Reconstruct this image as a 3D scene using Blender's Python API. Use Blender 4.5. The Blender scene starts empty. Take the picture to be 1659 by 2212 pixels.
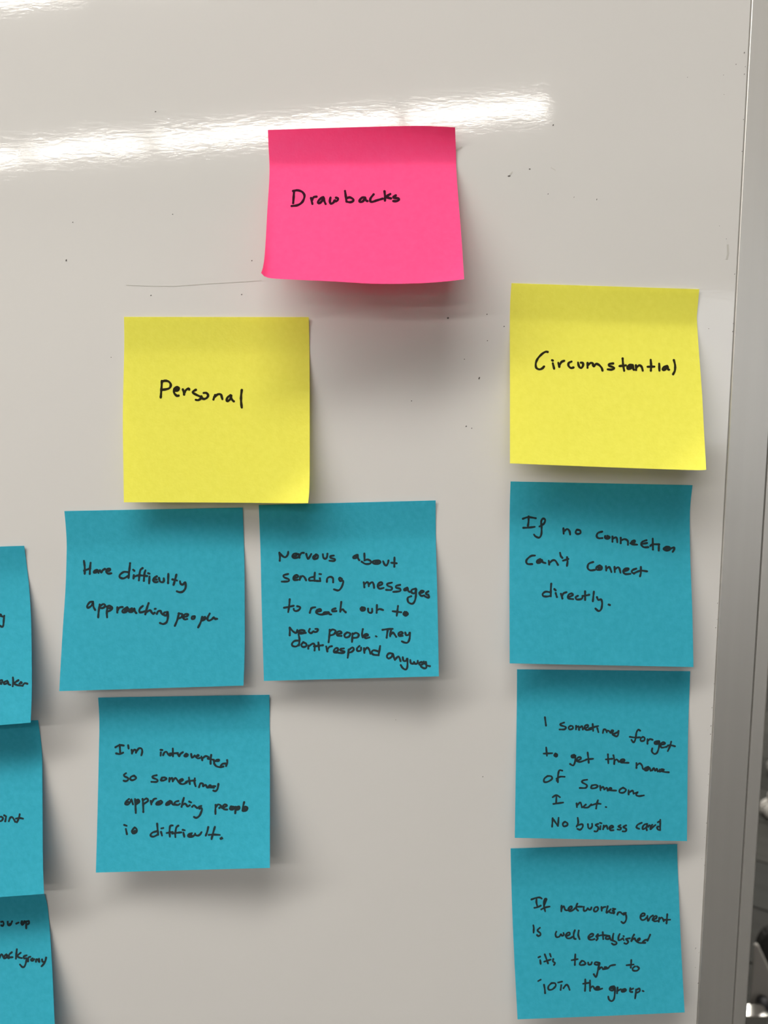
import bpy, bmesh, math, random
from mathutils import Vector, Matrix

C = bpy.context.scene.collection
SC = bpy.context.scene
random.seed(7)
IW, IH = 1659, 2212

# ------------------------------------------------------------------ camera
F_PX = 1830.0
PITCH, YAW, ROLL = (math.radians(a) for a in (9.876, 0.720, 0.957))
FWD = Vector((-math.sin(YAW)*math.cos(PITCH), math.cos(YAW)*math.cos(PITCH), -math.sin(PITCH)))
_r0 = FWD.cross(Vector((0, 0, 1))).normalized()
_u0 = _r0.cross(FWD)
RIGHT = _r0*math.cos(ROLL) - _u0*math.sin(ROLL)
UP = RIGHT.cross(FWD)
DIST = F_PX*0.076/385.55
CAM = Vector((0, 0, 1.5)) - FWD*DIST

cd = bpy.data.cameras.new('camera'); cam = bpy.data.objects.new('camera', cd); C.objects.link(cam)
cam.matrix_world = Matrix(((RIGHT.x, UP.x, -FWD.x, CAM.x), (RIGHT.y, UP.y, -FWD.y, CAM.y), (RIGHT.z, UP.z, -FWD.z, CAM.z), (0, 0, 0, 1)))
cd.sensor_fit = 'VERTICAL'
cd.lens = 3.99
cd.sensor_height = 3.99*IH/F_PX
cd.sensor_width = cd.sensor_height*IW/IH
cd.clip_start = 0.01; cd.clip_end = 50
cd.dof.use_dof = True; cd.dof.focus_distance = DIST*0.985; cd.dof.aperture_fstop = 2.0
SC.camera = cam

# ------------------------------------------------------------------ exposure, world
SC.view_settings.view_transform = 'Standard'
SC.view_settings.look = 'None'
SC.view_settings.gamma = 1.0
SC.view_settings.use_curve_mapping = False
SC.view_settings.exposure = 0.68
SC.cycles.max_bounces = 8
SC.cycles.diffuse_bounces = 5
SC.cycles.caustics_reflective = False
SC.cycles.caustics_refractive = False
SC.cycles.sample_clamp_indirect = 4.0
world = bpy.data.worlds.new('world'); SC.world = world; world.use_nodes = True
world.node_tree.nodes['Background'].inputs[0].default_value = (0.8, 0.78, 0.74, 1)
world.node_tree.nodes['Background'].inputs[1].default_value = 0.02

CEIL = CAM.z + 1.50
LIGHT = 17.0                 # brightness of the ceiling fixtures' diffusers
ROW0 = -.76                   # distance of the nearest row at x = 0
LIGHT_COL = (1.0, 0.955, 0.885)

# ------------------------------------------------------------------ helpers
def ray(px, py):
    return FWD + RIGHT*((px - IW/2)/F_PX) - UP*((py - IH/2)/F_PX)
def on_board(px, py, d=0.0):
    r = ray(px, py); t = (-d - CAM.y)/r.y
    return CAM + r*t
def on_floor(px, py, z=0.0):
    r = ray(px, py); return CAM + r*((z - CAM.z)/r.z)
def mirrored_on_ceiling(px, py, z=None):        # where the glossy board shows this direction on the ceiling
    z = CEIL if z is None else z
    p = on_board(px, py); r = ray(px, py); r = Vector((r.x, -r.y, r.z))
    return p + r*((z - p.z)/r.z)

def obj(name, bm, mat=None, parent=None, smooth=False):
    me = bpy.data.meshes.new(name)
    if isinstance(bm, tuple):
        me.from_pydata([tuple(v) for v in bm[0]], [], bm[1]); me.update()
    else:
        bmesh.ops.recalc_face_normals(bm, faces=bm.faces)
        bm.to_mesh(me); bm.free()
    if mat: me.materials.append(mat)
    if smooth:
        for p in me.polygons: p.use_smooth = True
    o = bpy.data.objects.new(name, me); C.objects.link(o)
    if parent: o.parent = parent
    return o
def tag(o, label=None, cat=None, group=None, kind=None):
    if label: o['label'] = label
    if cat: o['category'] = cat
    if group: o['group'] = group
    if kind: o['kind'] = kind
    return o
def empty(name, loc, rz=0.0):
    o = bpy.data.objects.new(name, None); C.objects.link(o)
    o.location = loc; o.rotation_euler = (0, 0, rz); o.empty_display_size = 0.05
    return o
def box(bm, x0, x1, y0, y1, z0, z1, bev=0.0, seg=2, mat=None):
    b = bmesh.new()
    bmesh.ops.create_cube(b, size=1)
    for v in b.verts:
        v.co = Vector((x0 + (v.co.x + .5)*(x1-x0), y0 + (v.co.y + .5)*(y1-y0), z0 + (v.co.z + .5)*(z1-z0)))
    if bev: bmesh.ops.bevel(b, geom=b.edges[:], offset=bev, segments=seg, affect='EDGES', profile=0.5)
    if mat: bmesh.ops.transform(b, matrix=mat, verts=b.verts)
    t = bpy.data.meshes.new('t'); b.to_mesh(t); b.free(); bm.from_mesh(t); bpy.data.meshes.remove(t)
    return bm
def lathe(bm, prof, loc=(0, 0, 0), n=32, axis=None):
    """prof = [(r, z)...] spun round z, optionally turned by matrix axis, then moved."""
    rings = []
    M = Matrix.Translation(loc) @ (axis or Matrix.Identity(4))
    for r, z in prof:
        if r < 1e-6: rings.append([bm.verts.new(M @ Vector((0, 0, z)))])
        else: rings.append([bm.verts.new(M @ Vector((r*math.cos(2*math.pi*i/n), r*math.sin(2*math.pi*i/n), z))) for i in range(n)])
    for a, b in zip(rings, rings[1:]):
        for i in range(n):
            j = (i+1) % n
            q = [a[i % len(a)], a[j % len(a)], b[j % len(b)], b[i % len(b)]]
            u = []
            for v in q:
                if v not in u: u.append(v)
            if len(u) > 2: bm.faces.new(u)
    return bm
def tube(bm, pts, rad, n=10):
    pts = [Vector(p) for p in pts]; rings = []
    for i, p in enumerate(pts):
        t = (pts[min(i+1, len(pts)-1)] - pts[max(i-1, 0)]).normalized()
        a = t.cross(Vector((0, 0, 1)));  a = a.normalized() if a.length > .05 else t.cross(Vector((1, 0, 0))).normalized()
        b = t.cross(a); r = rad[i] if isinstance(rad, (list, tuple)) else rad
        rings.append([bm.verts.new(p + a*r*math.cos(2*math.pi*k/n) + b*r*math.sin(2*math.pi*k/n)) for k in range(n)])
    for a, b in zip(rings, rings[1:]):
        for k in range(n): bm.faces.new((a[k], a[(k+1) % n], b[(k+1) % n], b[k]))
    bm.faces.new(rings[0][::-1]); bm.faces.new(rings[-1])
    return bm

# ------------------------------------------------------------------ materials
def mat(name, col, rough=.5, metal=0.0, spec=.5, vary=0.0, vscale=8.0, stretch=(1, 1, 1), bump=0.0, bscale=50.0, bdist=.001, coat=0.0, emit=None, estr=0.0, rvary=0.0, coord='Object', col2=None, detail=4.0):
    m = bpy.data.materials.new(name); m.use_nodes = True
    nt = m.node_tree; N = nt.nodes; L = nt.links; b = N['Principled BSDF']
    b.inputs['Roughness'].default_value = rough; b.inputs['Metallic'].default_value = metal
    b.inputs['Specular IOR Level'].default_value = spec
    b.inputs['Coat Weight'].default_value = coat
    tc = N.new('ShaderNodeTexCoord'); mp = N.new('ShaderNodeMapping'); mp.inputs['Scale'].default_value = stretch
    L.new(tc.outputs[coord], mp.inputs['Vector'])
    nz = N.new('ShaderNodeTexNoise'); nz.inputs['Scale'].default_value = vscale; nz.inputs['Detail'].default_value = detail
    L.new(mp.outputs[0], nz.inputs['Vector'])
    mx = N.new('ShaderNodeMix'); mx.data_type = 'RGBA'
    c2 = col2 or tuple(c*(1-vary) for c in col)
    mx.inputs[6].default_value = (*col, 1); mx.inputs[7].default_value = (*c2, 1)
    L.new(nz.outputs[0], mx.inputs[0]); L.new(mx.outputs[2], b.inputs['Base Color'])
    if bump:
        n2 = N.new('ShaderNodeTexNoise'); n2.inputs['Scale'].default_value = bscale; n2.inputs['Detail'].default_value = 3
        L.new(mp.outputs[0], n2.inputs['Vector'])
        bp = N.new('ShaderNodeBump'); bp.inputs['Strength'].default_value = bump; bp.inputs['Distance'].default_value = bdist
        L.new(n2.outputs[0], bp.inputs['Height']); L.new(bp.outputs[0], b.inputs['Normal'])
    if rvary:
        mr = N.new('ShaderNodeMapRange'); mr.inputs['To Min'].default_value = rough; mr.inputs['To Max'].default_value = rough+rvary
        L.new(nz.outputs[0], mr.inputs['Value']); L.new(mr.outputs[0], b.inputs['Roughness'])
    if emit:
        b.inputs['Emission Color'].default_value = (*emit, 1); b.inputs['Emission Strength'].default_value = estr
    return m

M_ceil = mat('ceiling tile', (.88, .85, .79), .9, vary=.06, vscale=30)
M_wall = mat('painted wall', (.50, .475, .44), .8, vary=.04, vscale=4)
M_floor = mat('floor base', (.05, .05, .047), .95, vary=.2)
M_metal_house = mat('white enamel', (.75, .74, .7), .5, vary=.03)
M_light = mat('light diffuser', (.9, .9, .88), .5, emit=LIGHT_COL, estr=LIGHT)
M_frame = mat('anodised aluminium', (.92, .905, .88), .42, metal=.95, vary=.05, vscale=6, stretch=(60, 60, 1), bump=.05, bscale=90, bdist=.0003)
M_alu_dark = mat('frame gap', (.10, .095, .09), .7, vary=.3, vscale=60)
M_gap = mat('gap shade and grime', (.30, .29, .27), .7, vary=.3, vscale=60)
M_back = mat('board back', (.25, .25, .25), .7, vary=.1)
M_speck = mat('dried marker', (.10, .09, .085), .6, vary=.3, vscale=300)
M_smudge = mat('grey smear', (.50, .49, .46), .35, vary=.1, vscale=300)
M_INK = [mat('black marker ink on ' + n_, c, .85, spec=.08, vary=.35, vscale=900) for n_, c in (('pink', (.030, .004, .014)), ('yellow', (.022, .019, .007)), ('blue', (.020, .034, .040)))]
M_carpet = [mat('carpet charcoal', c, .95, spec=.1, vary=.45, vscale=2.6, stretch=(.4, 9, 1), bump=.8, bscale=60, bdist=.003) for c in ((.086, .086, .079), (.074, .074, .070), (.104, .104, .095), (.080, .082, .078))]
M_white_pl = mat('white nylon', (.72, .70, .66), .35, vary=.03)
M_grey_pl = mat('grey plastic', (.30, .285, .27), .5, vary=.06, vscale=20)
M_light_edge = mat('pale edge trim', (.6, .58, .54), .4, vary=.03)
M_black = mat('black mesh fabric', (.018, .018, .016), .85, vary=.3, vscale=90, bump=.4, bscale=300)
M_chrome = mat('polished aluminium', (.80, .79, .76), .16, metal=1.0, vary=.03, bump=.05, bscale=20)
M_rubber = mat('dark rubber', (.03, .03, .035), .5, vary=.2)

# the whiteboard's glossy enamel: a slightly uneven, horizontally rolled sheet
def board_mat():
    m = bpy.data.materials.new('glossy white enamel'); m.use_nodes = True
    nt = m.node_tree; N = nt.nodes; L = nt.links; b = N['Principled BSDF']
    tc = N.new('ShaderNodeTexCoord')
    nz = N.new('ShaderNodeTexNoise'); nz.inputs['Scale'].default_value = 9; nz.inputs['Detail'].default_value = 5
    L.new(tc.outputs['Object'], nz.inputs['Vector'])
    mx = N.new('ShaderNodeMix'); mx.data_type = 'RGBA'
    mx.inputs[6].default_value = (*BOARD_A, 1); mx.inputs[7].default_value = (*BOARD_B, 1)
    L.new(nz.outputs[0], mx.inputs[0]); L.new(mx.outputs[2], b.inputs['Base Color'])
    b.inputs['Roughness'].default_value = .055; b.inputs['Specular IOR Level'].default_value = .62
    mp = N.new('ShaderNodeMapping'); mp.inputs['Scale'].default_value = (1, 1, 3.4); L.new(tc.outputs['Object'], mp.inputs['Vector'])
    n1 = N.new('ShaderNodeTexNoise'); n1.inputs['Scale'].default_value = 190; n1.inputs['Detail'].default_value = 3; n1.inputs['Roughness'].default_value = .6
    n2 = N.new('ShaderNodeTexNoise'); n2.inputs['Scale'].default_value = 14; n2.inputs['Detail'].default_value = 2
    L.new(mp.outputs[0], n1.inputs['Vector']); L.new(tc.outputs['Object'], n2.inputs['Vector'])
    b1 = N.new('ShaderNodeBump'); b1.inputs['Strength'].default_value = 1; b1.inputs['Distance'].default_value = .000011
    b2 = N.new('ShaderNodeBump'); b2.inputs['Strength'].default_value = 1; b2.inputs['Distance'].default_value = .00012
    L.new(n1.outputs[0], b1.inputs['Height']); L.new(n2.outputs[0], b2.inputs['Height'])
    L.new(b1.outputs[0], b2.inputs['Normal']); L.new(b2.outputs[0], b.inputs['Normal'])
    return m
BOARD_A, BOARD_B = (.63, .622, .612), (.60, .592, .583)
M_board = board_mat()

def paper(name, col, col2):
    m = mat(name, col, .72, spec=.2, col2=col2, vscale=420, bump=.5, bscale=1100, bdist=.00014, detail=2)
    nt = m.node_tree; N = nt.nodes; L = nt.links; b = N['Principled BSDF']
    tr = N.new('ShaderNodeBsdfTranslucent'); ms = N.new('ShaderNodeMixShader'); ms.inputs[0].default_value = TRANSLUCENT
    L.new(b.inputs['Base Color'].links[0].from_socket, tr.inputs['Color'])       # thin paper lets some light through
    L.new(b.outputs[0], ms.inputs[1]); L.new(tr.outputs[0], ms.inputs[2]); L.new(ms.outputs[0], N['Material Output'].inputs['Surface'])
    return m
TRANSLUCENT = .33
M_pink = paper('pink paper', (1.0, .108, .335), (1.0, .08, .285))
M_yellow = paper('yellow paper', (.94, .92, .155), (.86, .835, .11))
M_blue = paper('blue paper', (.060, .53, .70), (.030, .41, .555))

# ------------------------------------------------------------------ setting
XL, XR, YB, YF = -4.6, 4.2, -7.4, 6.6
def slab(name, x0, x1, y0, y1, z0, z1, m, lab=None):
    return tag(obj(name, box(bmesh.new(), x0, x1, y0, y1, z0, z1), m), label=lab, kind='structure')
floor = slab('floor', XL, XR, YB, YF, -.05, 0, M_floor, 'charcoal carpet floor behind the board')
slab('ceiling', XL, XR, YB, YF, CEIL+.05, CEIL+.1, M_ceil, 'off-white office ceiling')
slab('wall_left', XL-.1, XL, YB, YF, 0, CEIL+.05, M_wall, 'beige side wall')
slab('wall_right', XR, XR+.1, YB, YF, 0, CEIL+.05, M_wall, 'beige side wall')
slab('wall_back', XL, XR, YB-.1, YB, 0, CEIL+.05, M_wall, 'beige wall behind the viewer')
slab('wall_front', XL, XR, YF, YF+.1, 0, CEIL+.05, M_wall, 'beige wall far behind the board')

# carpet planks laid on the diagonal, where the floor shows past the board's edge
pm = [obj('carpet_tile', box(bmesh.new(), -.5, .5, -.122, .122, .0, .006, .002, 1), m, floor) for m in M_carpet]
n = 0
ang = math.radians(-34)
ca, sa = math.cos(ang), math.sin(ang)
used = set()
for i in range(-9, 10):
    for j in range(-26, 27):
        u = (i + (.5 if j % 2 else 0))*1.006; v = j*.25
        x = 1.2 + u*ca - v*sa; y = 2.8 + u*sa + v*ca
        if not (.4 < y < 6.1 and -1.4 < x < 3.7): continue
        k = (i*7 + j*3 + (j*j) % 5) % 4
        if k not in used: o = pm[k]; used.add(k)
        else: o = pm[k].copy(); C.objects.link(o)
        o.location = (x, y, 0); o.rotation_euler = (0, 0, ang); n += 1
for k in range(4):
    if k not in used: bpy.data.objects.remove(pm[k])

# ------------------------------------------------------------------ ceiling lights
def ceiling_light(x0, x1, yc, slope, label, wid=.30):
    xc = (x0+x1)/2; L_ = (x1-x0)/2; rz = math.atan(slope)
    r = empty('ceiling_light', (xc, yc, CEIL), rz)
    tag(r, label, 'light', 'ceiling lights')
    h = bmesh.new()
    w = wid/2
    for a in ((-L_, L_, -w-.02, -w), (-L_, L_, w, w+.02), (-L_, -L_+.008, -w, w), (L_-.008, L_, -w, w)): box(h, *a, 0.0, .05)
    box(h, -L_, L_, -w-.02, w+.02, .043, .05)
    obj('housing', h, M_metal_house, r)
    obj('diffuser', box(bmesh.new(), -L_+.009, L_-.009, -w+.001, w-.001, .012, .02), M_light, r)
    return r
# added glowing panel with bars on the wall behind the viewer, brightens reflections
M_glow = mat('glowing panel', (.5, .5, .5), .3, emit=(.93, .97, 1.0), estr=1.3)
glow = obj('glow_panel', box(bmesh.new(), 2.3, 4.1, YB+.002, YB+.03, .75, 2.15), M_glow); tag(glow, 'added glowing panel behind the viewer, brightens frame reflections', kind='structure')
for i in range(3):
    x = 2.3 + i*.9
    obj('glow_panel_bar', box(bmesh.new(), x-.025, x+.025, YB+.03, YB+.07, .72, 2.18), M_metal_house, glow)
for z in (.73, 2.17): obj('glow_panel_rail', box(bmesh.new(), 2.27, 4.13, YB+.03, YB+.08, z-.03, z+.03), M_metal_house, glow)
# rows of linear fixtures running a little askew of the board; the far rows are mirrored in the glossy enamel
_a, _b = mirrored_on_ceiling(0, 336), mirrored_on_ceiling(1190, 231)
SL = (_b.y-_a.y)/(_b.x-_a.x)
Y0 = _b.y - SL*_b.x
def row(y_at0, spans, which):
    names = ['leftmost', 'second from the left', 'third from the left', 'second from the right', 'rightmost']
    for k, (xa, xb) in enumerate(spans):
        xa, xb = xa*1.23, xb*1.23
        i = k if k < len(spans)-2 else 3 + k-(len(spans)-2)
        ceiling_light(xa, xb, y_at0 + SL*(xa+xb)/2, SL, 'linear ceiling light, %s in the %s row' % (names[i], which))
row(Y0, [(-3.2, -2.06), (-2.05, -1.32), (-1.31, .08), (.09, .79)], 'mirrored')
row(Y0 + 2.37, [(-3.2, -2.1), (-2.08, -.96), (-.94, -.4)], 'middle')
row(ROW0, [(-2.9, -1.7), (-1.68, -.48), (-.46, .30)], 'nearest')
row(3.2, [(.2, 1.4), (1.42, 2.6)], 'background')
row(1.35, [(.36, 1.2), (1.25, 2.2)], 'side')  # unseen row, added to light the dark carpet behind the board

# ------------------------------------------------------------------ whiteboard
XI = on_board(1565, 1100).x         # inner edge of the aluminium stile
board = empty('whiteboard', (-.6, .0, 0)); tag(board, 'glossy white enamel whiteboard in an aluminium frame covered with sticky notes', 'whiteboard')
BX = -.6
def wobj(name, bm, m, **k):
    o = obj(name, bm, m, board, **k); o.matrix_parent_inverse = Matrix.Translation((.6, 0, 0)); return o
X0 = -1.36; ZB, ZT = .86, 2.06
b = bmesh.new(); box(b, X0, XI+.004, 0, .012, ZB, ZT)
surf = wobj('writing_surface', b, M_board)
b = bmesh.new(); box(b, X0, XI+.004, .0122, .016, ZB, ZT); wobj('back_panel', b, M_back)
# stile section (x, y) measured from the inner edge; y<0 is towards the viewer
sec = [(0, .004), (0, -.0006), (.0002, -.0008), (.0160, -.0008), (.0160, .0008), (.0168, .0008), (.0168, -.0008), (.0173, -.00085),
       (.0219, -.0011), (.0224, -.0009), (.0227, -.0003), (.0228, .0), (.0228, .018), (.0222, .0195), (0, .0195), (0, .0162)]
def extrude_x(xi, sgn, z0, z1):
    b = bmesh.new(); r = [[b.verts.new((xi + sgn*x, y, z)) for x, y in sec] for z in (z0, z1)]
    for i in range(len(sec)-1): b.faces.new((r[0][i], r[0][i+1], r[1][i+1], r[1][i]))
    b.faces.new(r[0]); b.faces.new(r[1])
    return b
def extrude_z(zi, sgn, x0, x1):
    b = bmesh.new(); r = [[b.verts.new((x, y, zi + sgn*w)) for w, y in sec] for x in (x0, x1)]
    for i in range(len(sec)-1): b.faces.new((r[0][i], r[0][i+1], r[1][i+1], r[1][i]))
    b.faces.new(r[0]); b.faces.new(r[1])
    return b
wobj('frame_stile', extrude_x(XI, 1, ZB-.02, ZT+.02), M_frame)
wobj('frame_stile', extrude_x(X0, -1, ZB-.02, ZT+.02), M_frame)
wobj('frame_rail', extrude_z(ZT, 1, X0, XI), M_frame)
wobj('frame_rail', extrude_z(ZB, -1, X0, XI), M_frame)
# thin strip painted dark for the shadow line between enamel and stile
b = bmesh.new(); box(b, XI-.0004, XI+.0002, -.0001, .0, ZB, ZT); wobj('edge_shadow', b, M_gap)
b = bmesh.new(); box(b, XI+.01605, XI+.01675, .0002, .0007, ZB, ZT); wobj('groove_line', b, M_gap)
# stand: posts behind the stiles, feet and casters on the floor
for x in (X0, XI-.02):
    b = bmesh.new(); box(b, x-.016, x+.016, .022, .052, .09, ZT-.1, .003); wobj('stand_post', b, M_frame)
    b = bmesh.new(); box(b, x-.02, x+.02, -.27, .33, .055, .09, .006); wobj('stand_foot', b, M_frame)
    for y in (-.23, .29):
        b = bmesh.new(); lathe(b, [(0, -.013), (.022, -.013), (.025, -.009), (.025, .009), (.022, .013), (0, .013)], (x, y, .025), 20, Matrix.Rotation(math.pi/2, 4, 'Y'))
        box(b, x-.016, x+.016, y-.012, y+.012, .04, .056); wobj('caster', b, M_rubber)
# specks of dried marker ink and faint scratches, where the photograph shows them
specks = [(336,241,3,2),(143,562,2.5,3.5),(968,687,3.5,3),(1035,817,3,4),(1007,921,2.5,2.5),(326,638,2,1.8),(544,563,2,2),(522,636,2,2),(1052,679,2,2),(1089,705,2,2),(1053,736,1.8,1.8),(1003,776,2,1.8),(889,866,2,2),(1019,925,1.6,1.6),
 (1144,365,3,2),(1100,380,5,2),(1195,270,2.4,2.4),(1184,419,1.8,2),(1240,426,1.5,2),(1289,431,1.6,3),(1608,114,2.4,4),(1590,139,2,3.2),(1608,160,2,3),(1610,144,1.6,2.5),(1563,162,1.6,2),(1564,204,2,1.5),(1485,167,1.6,2),(1606,258,2,2.5),(1603,327,2,2),(1554,488,1.6,1.6),(1569,516,1.8,1.8),(1587,592,2,2),
 (1531,710,2.4,1.8),(1584,699,1.8,2),(1583,716,2.4,3),(1579,811,2,2),(1575,903,1.5,2.5),(1546,1356,2.4,2),(1550,1303,1.5,3),(1549,1338,1.5,1.5),(1543,1477,2,1.6),(1538,1529,2,2.2),(1536,1568,2,3),(1535,1586,2,2.4),(1529,1577,1.2,1.2),(1531,1672,2.2,1.6),(1529,1696,1.5,1.5),(1526,1778,2,2),(1522,1809,1.4,1.4),(1522,1869,2,2),(1516,1855,1.6,1.4),(1510,2058,1.6,1.4),(1515,2017,1.6,1.6),(1508,2124,2,3.5),(1503,2048,2,2),(1502,2090,1.6,1.6),(1043,1678,2,1.6),(240,772,2,1.5),(157,480,2,1.6),(373,463,2,1.6),(855,1555,1.3,1.3),(1502,2050,1.5,1.5)]
b = bmesh.new()
for x, y, a, h in specks:
    k = 7
    if x > 1480: a, h = a*.72, h*.72
    vs = []
    for i in range(k):
        t = 2*math.pi*i/k; q = random.uniform(.75, 1.15)
        ex = (a-.3)*q*math.cos(t); ey = (h-.3)*q*math.sin(t)
        vs.append(b.verts.new(on_board(x + (ex+ey*.3)*.8, y - (ey)*.8, .00008)))
    b.faces.new(vs)
o = wobj('marker_specks', b, M_speck); tag(o, 'small black specks of dried marker ink', kind='stuff')
b = bmesh.new()
for pts, w in (([(272,616),(330,618),(380,618),(450,613),(520,609),(565,606)], .7), ([(1100,378),(1107,372)], 2), ([(1190,362),(1200,368)], .8), ([(1572,528),(1573,548),(1570,560)], 2.2), ([(980,335),(985,325),(998,318)], 2.0)):
    vs = [(b.verts.new(on_board(x, y-w, .00006)), b.verts.new(on_board(x, y+w, .00006))) if abs(pts[-1][0]-pts[0][0]) > abs(pts[-1][1]-pts[0][1]) else (b.verts.new(on_board(x-w, y, .00006)), b.verts.new(on_board(x+w, y, .00006))) for x, y in pts]
    for p, q in zip(vs, vs[1:]): b.faces.new((p[0], p[1], q[1], q[0]))
o = wobj('faint_scratches', b, M_smudge); tag(o, 'faint grey marker scratches', kind='stuff')

# ------------------------------------------------------------------ sticky notes
def lerp_poly(pts, t):
    """point at fraction t of a polyline, by chord length"""
    ls = [math.dist(a, c) for a, c in zip(pts, pts[1:])]; s = t*sum(ls)
    for i, l in enumerate(ls):
        if s <= l or i == len(ls)-1:
            k = s/l; 
            return (pts[i][0] + (pts[i+1][0]-pts[i][0])*k, pts[i][1] + (pts[i+1][1]-pts[i][1])*k)
        s -= l
def smooth_poly(pts, n=40):
    if len(pts) == 2: return pts
    out = []
    P = [pts[0]] + list(pts) + [pts[-1]]
    for i in range(1, len(P)-2):
        for k in range(8):
            t = k/8; a, b_, c, d = P[i-1], P[i], P[i+1], P[i+2]
            out.append(tuple(.5*((2*b_[q]) + (-a[q]+c[q])*t + (2*a[q]-5*b_[q]+4*c[q]-d[q])*t*t + (-a[q]+3*b_[q]-3*c[q]+d[q])*t**3) for q in (0, 1)))
    out.append(tuple(pts[-1])); return out

class Note:
    """A note seen in the photograph: four edges (pixels, turned into real board positions) and how far it stands off the board, d(u,v) in metres."""
    def __init__(s, top, right, bottom, left, lift, base=.0003, strip=.2, power=1.45, corner=(0, 0), side=0.0, belly=0.0, curl=.0006):
        s.T, s.R, s.B, s.L = (smooth_poly(q) for q in (top, right, bottom, left))
        s.lift, s.base, s.strip, s.power, s.corner, s.side, s.belly, s.curl = lift, base, strip, power, corner, side, belly, curl
    def d(s, u, v):
        t = max(0., (v-s.strip)/(1-s.strip))
        d = s.base + s.lift*(1 + s.side*(u-.5))*t**s.power
        d += s.belly*math.sin(math.pi*min(max(u, 0), 1))*t
        if v < s.strip: d += s.curl*(.35 + .9*u)*(1 - v/s.strip)**2
        cl, cr = s.corner
        if cl: d += cl*max(0, (v - .75 - u*.9)/.25)**2
        if cr: d += cr*max(0, (v - .75 - (1-u)*.9)/.25)**2
        return d
    def px(s, u, v):
        T, B, Lf, R = lerp_poly(s.T, u), lerp_poly(s.B, u), lerp_poly(s.L, v), lerp_poly(s.R, v)
        c = (s.T[0], s.T[-1], s.B[0], s.B[-1])
        return tuple((1-v)*T[q] + v*B[q] + (1-u)*Lf[q] + u*R[q] - ((1-u)*(1-v)*c[0][q] + u*(1-v)*c[1][q] + (1-u)*v*c[2][q] + u*v*c[3][q]) for q in (0, 1))
    def inv(s, x, y):
        u = v = .5
        for _ in range(12):
            p = s.px(u, v); e = (x-p[0], y-p[1])
            if abs(e[0])+abs(e[1]) < .02: break
            h = 1e-3; a = s.px(u+h if u < .9 else u-h, v); b_ = s.px(u, v+h if v < .9 else v-h)
            hu = h if u < .9 else -h; hv = h if v < .9 else -h
            J = ((a[0]-p[0])/hu, (b_[0]-p[0])/hv, (a[1]-p[1])/hu, (b_[1]-p[1])/hv)
            D = J[0]*J[3]-J[1]*J[2]
            u += (J[3]*e[0]-J[1]*e[1])/D; v += (-J[2]*e[0]+J[0]*e[1])/D
            u = min(max(u, 0), 1); v = min(max(v, 0), 1)
        return u, v
    def P(s, u, v, off=0.0):
        x, y = s.px(u, v); return on_board(x, y, s.d(u, v)+off)
    def build(s, m, label, group):
        n = 48; vs = []; fs = []
        fr = [[s.P(i/n, j/n) for i in range(n+1)] for j in range(n+1)]
        org = fr[0][0].copy()
        for lay in (0, 1):
            for j in range(n+1):
                for i in range(n+1):
                    vs.append(fr[j][i] + Vector((0, .00012*lay, 0)) - org)
        nf = len(vs); vs += vs[:]                  # separate corners for the cut edges, so the faces shade flat to the rim
        K = (n+1)**2; id_ = lambda i, j, l: l*K + j*(n+1) + i
        for j in range(n):
            for i in range(n):
                fs.append((id_(i, j, 0), id_(i, j+1, 0), id_(i+1, j+1, 0), id_(i+1, j, 0)))
                fs.append((id_(i, j, 1), id_(i+1, j, 1), id_(i+1, j+1, 1), id_(i, j+1, 1)))
        for i in range(n):
            fs.append(tuple(nf + q for q in (id_(i, 0, 0), id_(i+1, 0, 0), id_(i+1, 0, 1), id_(i, 0, 1))))
            fs.append(tuple(nf + q for q in (id_(i, n, 0), id_(i, n, 1), id_(i+1, n, 1), id_(i+1, n, 0))))
            fs.append(tuple(nf + q for q in (id_(0, i, 0), id_(0, i, 1), id_(0, i+1, 1), id_(0, i+1, 0))))
            fs.append(tuple(nf + q for q in (id_(n, i, 0), id_(n, i+1, 0), id_(n, i+1, 1), id_(n, i, 1))))
        o = obj('sticky_note', (vs, fs), m); o.location = org
        for p in o.data.polygons: p.use_smooth = abs(p.normal.y) > .5
        tag(o, label, 'note', group); s.o = o; s.org = org
        return o

NOTES = {}
def note(key, m, label, group, *a, **k):
    NOTES[key] = Note(*a, **k); NOTES[key].key = key; NOTES[key].build(m, label, group)
GP, GY, GB = None, 'yellow sticky notes', 'blue sticky notes'
note('pink', M_pink, 'bright pink sticky note reading Drawbacks, at the top of the board', GP,
  [(578.6,280.7),(690,277),(796,273.8),(880,272),(932,272.3),(983,275)], [(983,275),(985,330),(986,372.6),(990.6,436),(996.6,511),(1002.6,603)],
  [(564,589.6),(579,600),(630.4,603.8),(721,608),(811,613),(901.7,612),(962,608),(1002.6,603)], [(578.6,280.7),(580,315),(582.2,372.6),(577.7,451),(572.5,541),(568.6,574.5),(564,589.6)],
  .0250, strip=.24, power=1.1, base=.0006, corner=(.004, .002), belly=.001, curl=.0028)
note('pers', M_yellow, 'yellow sticky note reading Personal, above the left blue notes', GY,
  [(267.8,684.5),(667,685)], [(667,685),(668.6,778),(669,926),(668.6,1044),(665.6,1086.8)], [(267.5,1085),(470,1085.6),(620,1087),(665.6,1086.8)], [(267.8,684.5),(268.4,748.6),(265.4,896),(266.6,1014),(267.5,1085)],
  .0095, strip=.18, power=1.2, corner=(0, .004), side=.3)
note('circ', M_yellow, 'yellow sticky note reading Circomstantial, on the right near the frame', GY,
  [(1105,611.6),(1300,618),(1510.6,624.6)], [(1510.6,624.6),(1506,676),(1505.5,691),(1509,749),(1516.6,851),(1521,935),(1525.6,1014.5)], [(1101.6,1001),(1319,1009.5),(1480,1015),(1518,1015.5),(1525.6,1014.5)], [(1105,611.6),(1101.6,679),(1101.6,851),(1101.6,1001)],
  .0170, strip=.2, power=1.15, corner=(0, .003), side=.4)
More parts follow.
